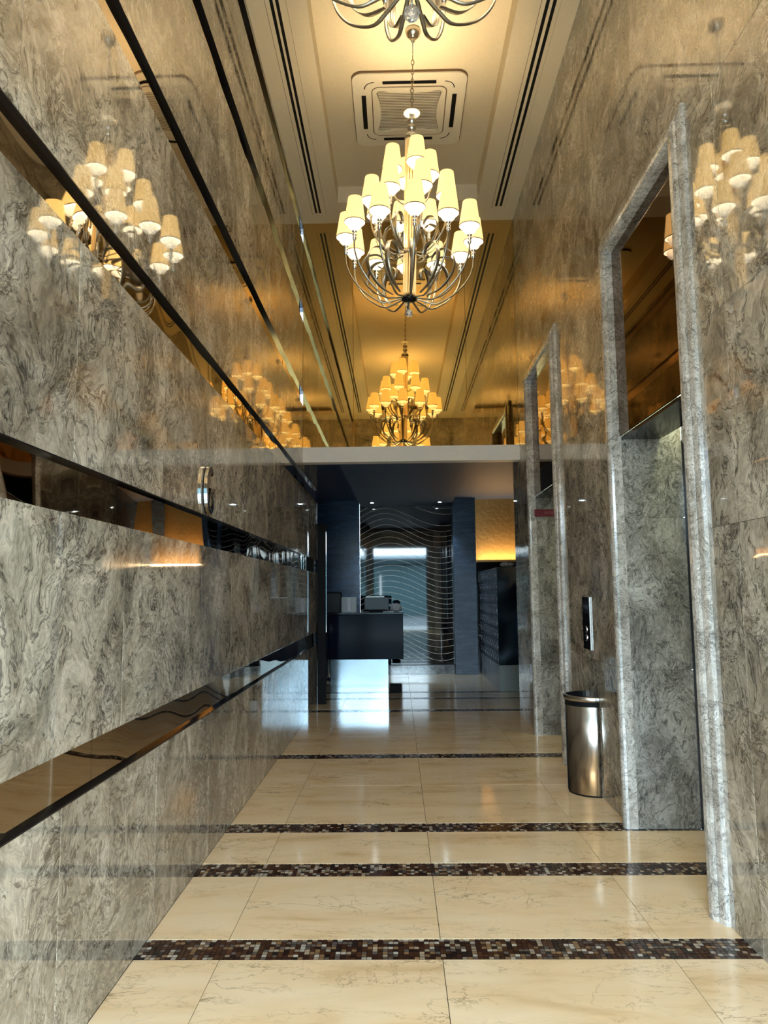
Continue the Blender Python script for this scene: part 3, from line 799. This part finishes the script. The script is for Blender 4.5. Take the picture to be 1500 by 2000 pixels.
bml = bmesh.new(); box(bml, -0.015, -0.012, 0.15, 0.21, 0.10, 0.125); ml2 = bpy.data.meshes.new('label_slot'); bml.to_mesh(ml2); bml.free(); ml2.materials.append(LBM)
for r in range(8):
    for c in range(9):
        dd = link(md, 'mailbox_door', mbk, (0.011, 0.02+c*0.259, 0.37+r*0.1715))
        link(ml, 'lock', dd); link(ml2, 'label_slot', dd)
for (c, z, s, lb) in ((1.9, 0.62, 0.16, 'white letters poking out of lowest mailboxes at far end'), (1.8, 0.80, 0.17, 'white letters poking out of mailboxes, above the lowest bunch'), (1.1, 0.98, 0.10, 'small white letters half way down the mailbox bank')):
    bm = bmesh.new()
    for q in range(4):
        a = random.uniform(-0.4, 0.4); zz = z+q*0.012; y0_ = 10.76+c-q*0.03
        v = [bm.verts.new(p) for p in ((1.408, y0_, zz), (1.408, y0_+s, zz+0.02*a), (1.36-0.01*q, y0_+s, zz+0.035), (1.36-0.01*q, y0_, zz+0.03))]
        bm.faces.new(v)
    bmesh.ops.solidify(bm, geom=bm.faces[:], thickness=0.002)
    tag(obj('letters', bm, plain('paper_white', (0.75, 0.75, 0.80), 0.6)), lb, 'letters', 'letters in the mailboxes')
# crumpled bag on the cabinet
def crumple(name, loc, s, mat, seed, sub=3):
    random.seed(seed)
    bm = bmesh.new(); bmesh.ops.create_icosphere(bm, subdivisions=sub, radius=1)
    for v in bm.verts:
        k_ = 1+random.uniform(-0.16, 0.16); v.co = Vector((v.co.x*s[0]*k_, v.co.y*s[1]*k_, max(0, (v.co.z*0.5+0.5))*s[2]*k_))
        if v.co.z < 0.004: v.co.z = 0
    return obj(name, bm, mat, loc=loc)
tag(crumple('plastic_bag', (1.60, 10.95, 1.75), (0.10, 0.10, 0.07), plain('clear_bag', (0.55, 0.50, 0.48), 0.3), 3), 'crumpled pale plastic bag lying on top of the mailbox bank', 'bag')

# reception desk
dk = tag(empty('reception_desk', (-0.46, 10.75, 0)), 'dark reception desk with mirror steel base at far left of lobby', 'desk')
obj('body', bbox(-0.54, 0.53, -0.02, 0.62, 0.462, 1.09, 0.004, 1), plain('desk_dark_lacquer', (0.006, 0.008, 0.018), 0.10, 0, 1.15), dk)
obj('counter_top', bbox(-0.55, 0.54, -0.03, 0.64, 1.091, 1.12, 0.004, 1), BLACK, dk)
obj('base', bbox(-0.51, 0.31, -0.01, 0.60, 0.0, 0.461), wavy_mirror('desk_base_steel', (0.22, 0.27, 0.30), 0.16, 0.15, 2.0), dk)
obj('foot', bbox(0.33, 0.50, -0.01, 0.20, 0.0, 0.10), BLACKM, dk)
# on the desk
si = tag(empty('card_holder', (-0.70, 10.85, 1.12)), 'clear card holder with white leaflet standing on left of reception desk', 'leaflet holder')
obj('holder', bbox(-0.115, 0.10, 0.0, 0.012, 0.0, 0.22), plain('tinted_acrylic', (0.10, 0.085, 0.07), 0.3), si)
obj('leaflet', bbox(-0.025, 0.02, -0.004, -0.0005, 0.01, 0.21), plain('paper_white', (0.75, 0.75, 0.80), 0.6), si)
mo = tag(empty('monitor', (-0.32, 10.98, 1.12)), 'low black monitor with glossy top edge beside the card holder on desk', 'monitor')
obj('screen', bbox(-0.17, 0.19, -0.02, 0.02, 0.03, 0.215, 0.006, 2), plain('screen_black', (0.004, 0.012, 0.016), 0.25, spec=0.2), mo)
obj('top_edge', bbox(-0.15, 0.12, -0.021, 0.0, 0.2155, 0.222), plain('pale_edge', (0.6, 0.58, 0.55), 0.3, 0.5), mo)
obj('stand', bbox(-0.10, 0.10, -0.06, 0.06, 0.0, 0.029), BLACKM, mo)
tag(crumple('cloth_bundle', (-0.03, 10.88, 1.12), (0.08, 0.08, 0.12), plain('white_cloth', (0.62, 0.64, 0.70), 0.6), 11), 'crumpled white cloth bundle on right end of reception desk', 'cloth')
ch = tag(empty('office_chair', (-1.10, 11.75, 0)), 'dark office chair partly hidden behind the left end of reception desk', 'chair')
obj('backrest', bbox(-0.22, 0.22, 0.10, 0.16, 0.72, 1.42, 0.03, 3), plain('chair_black_fabric', (0.012, 0.012, 0.016), 0.5), ch)
obj('seat', bbox(-0.24, 0.24, -0.30, 0.16, 0.46, 0.54, 0.03, 3), plain('chair_black_fabric', (0.01, 0.01, 0.01), 0.5), ch)
bm = bmesh.new(); lathe(bm, [(0.0, 0.05), (0.03, 0.05), (0.03, 0.46), (0.0, 0.46)], 12); obj('gas_column', bm, CHROME, ch)
for k in range(5):
    a = 2*PI*k/5; bm = bmesh.new(); sweep(bm, [Vector((0.02*math.cos(a), 0.02*math.sin(a), 0.09)), Vector((0.28*math.cos(a), 0.28*math.sin(a), 0.05))], 0.02, 0.02, 6, Vector((0, 0, 1)))
    obj('base_leg', bm, CHROME, ch)
    bm = bmesh.new(); bmesh.ops.create_icosphere(bm, subdivisions=2, radius=0.026); obj('caster', bm, BLACKM, ch, loc=(0.28*math.cos(a), 0.28*math.sin(a), 0.026))

# ---------------------------------------------------------------- entrance behind the camera and the street
bm = bmesh.new()
box(bm, XL-0.25, -0.94, YE-0.2, YE, 0, ZC+0.4); box(bm, 1.12, XR+0.40, YE-0.2, YE, 0, ZC+0.4); box(bm, -0.94, 1.12, YE-0.2, YE, 3.1, ZC+0.4)
we2 = st(obj('wall_entrance', bm, STONE))
dr = st(empty('door_4', (0.09, YE-0.1, 0)))
for a, c, z0, z1 in ((-1.03, -0.98, 0, 3.1), (0.98, 1.03, 0, 3.1), (-0.98, 0.98, 3.04, 3.1), (-0.98, 0.98, 2.40, 2.45)):
    obj('door_frame', bbox(a, c, -0.03, 0.03, z0, z1), CHROME, dr)
o = st(obj('ground', bbox(-30, 30, -40, YE-0.2, -0.25, -0.08), plain('street_asphalt', (0.10, 0.12, 0.13), 0.8)))
o = st(obj('pavement', bbox(-30, 30, -5.0, YE-0.21, -0.12, -0.01), plain('pavement_concrete', (0.34, 0.36, 0.36), 0.8)))
bd = tag(empty('building', (0, -22, -0.08)), 'teal grey low building across the street, seen only reflected in lobby glass wall', 'building')
obj('facade', bbox(-25, 25, -1, 0, 0, 3.6), plain('teal_facade', (0.05, 0.11, 0.12), 0.6), bd)
for x in (-3.2, -1.1, 2.6, 5): obj('pole', bbox(x-0.05, x+0.05, 0.01, 0.10, 0, 2.6), WHITE, bd)
obj('awning', bbox(-25, 25, 0, 1.2, 3.6, 3.8), plain('pale_awning', (0.4, 0.5, 0.55), 0.6), bd)
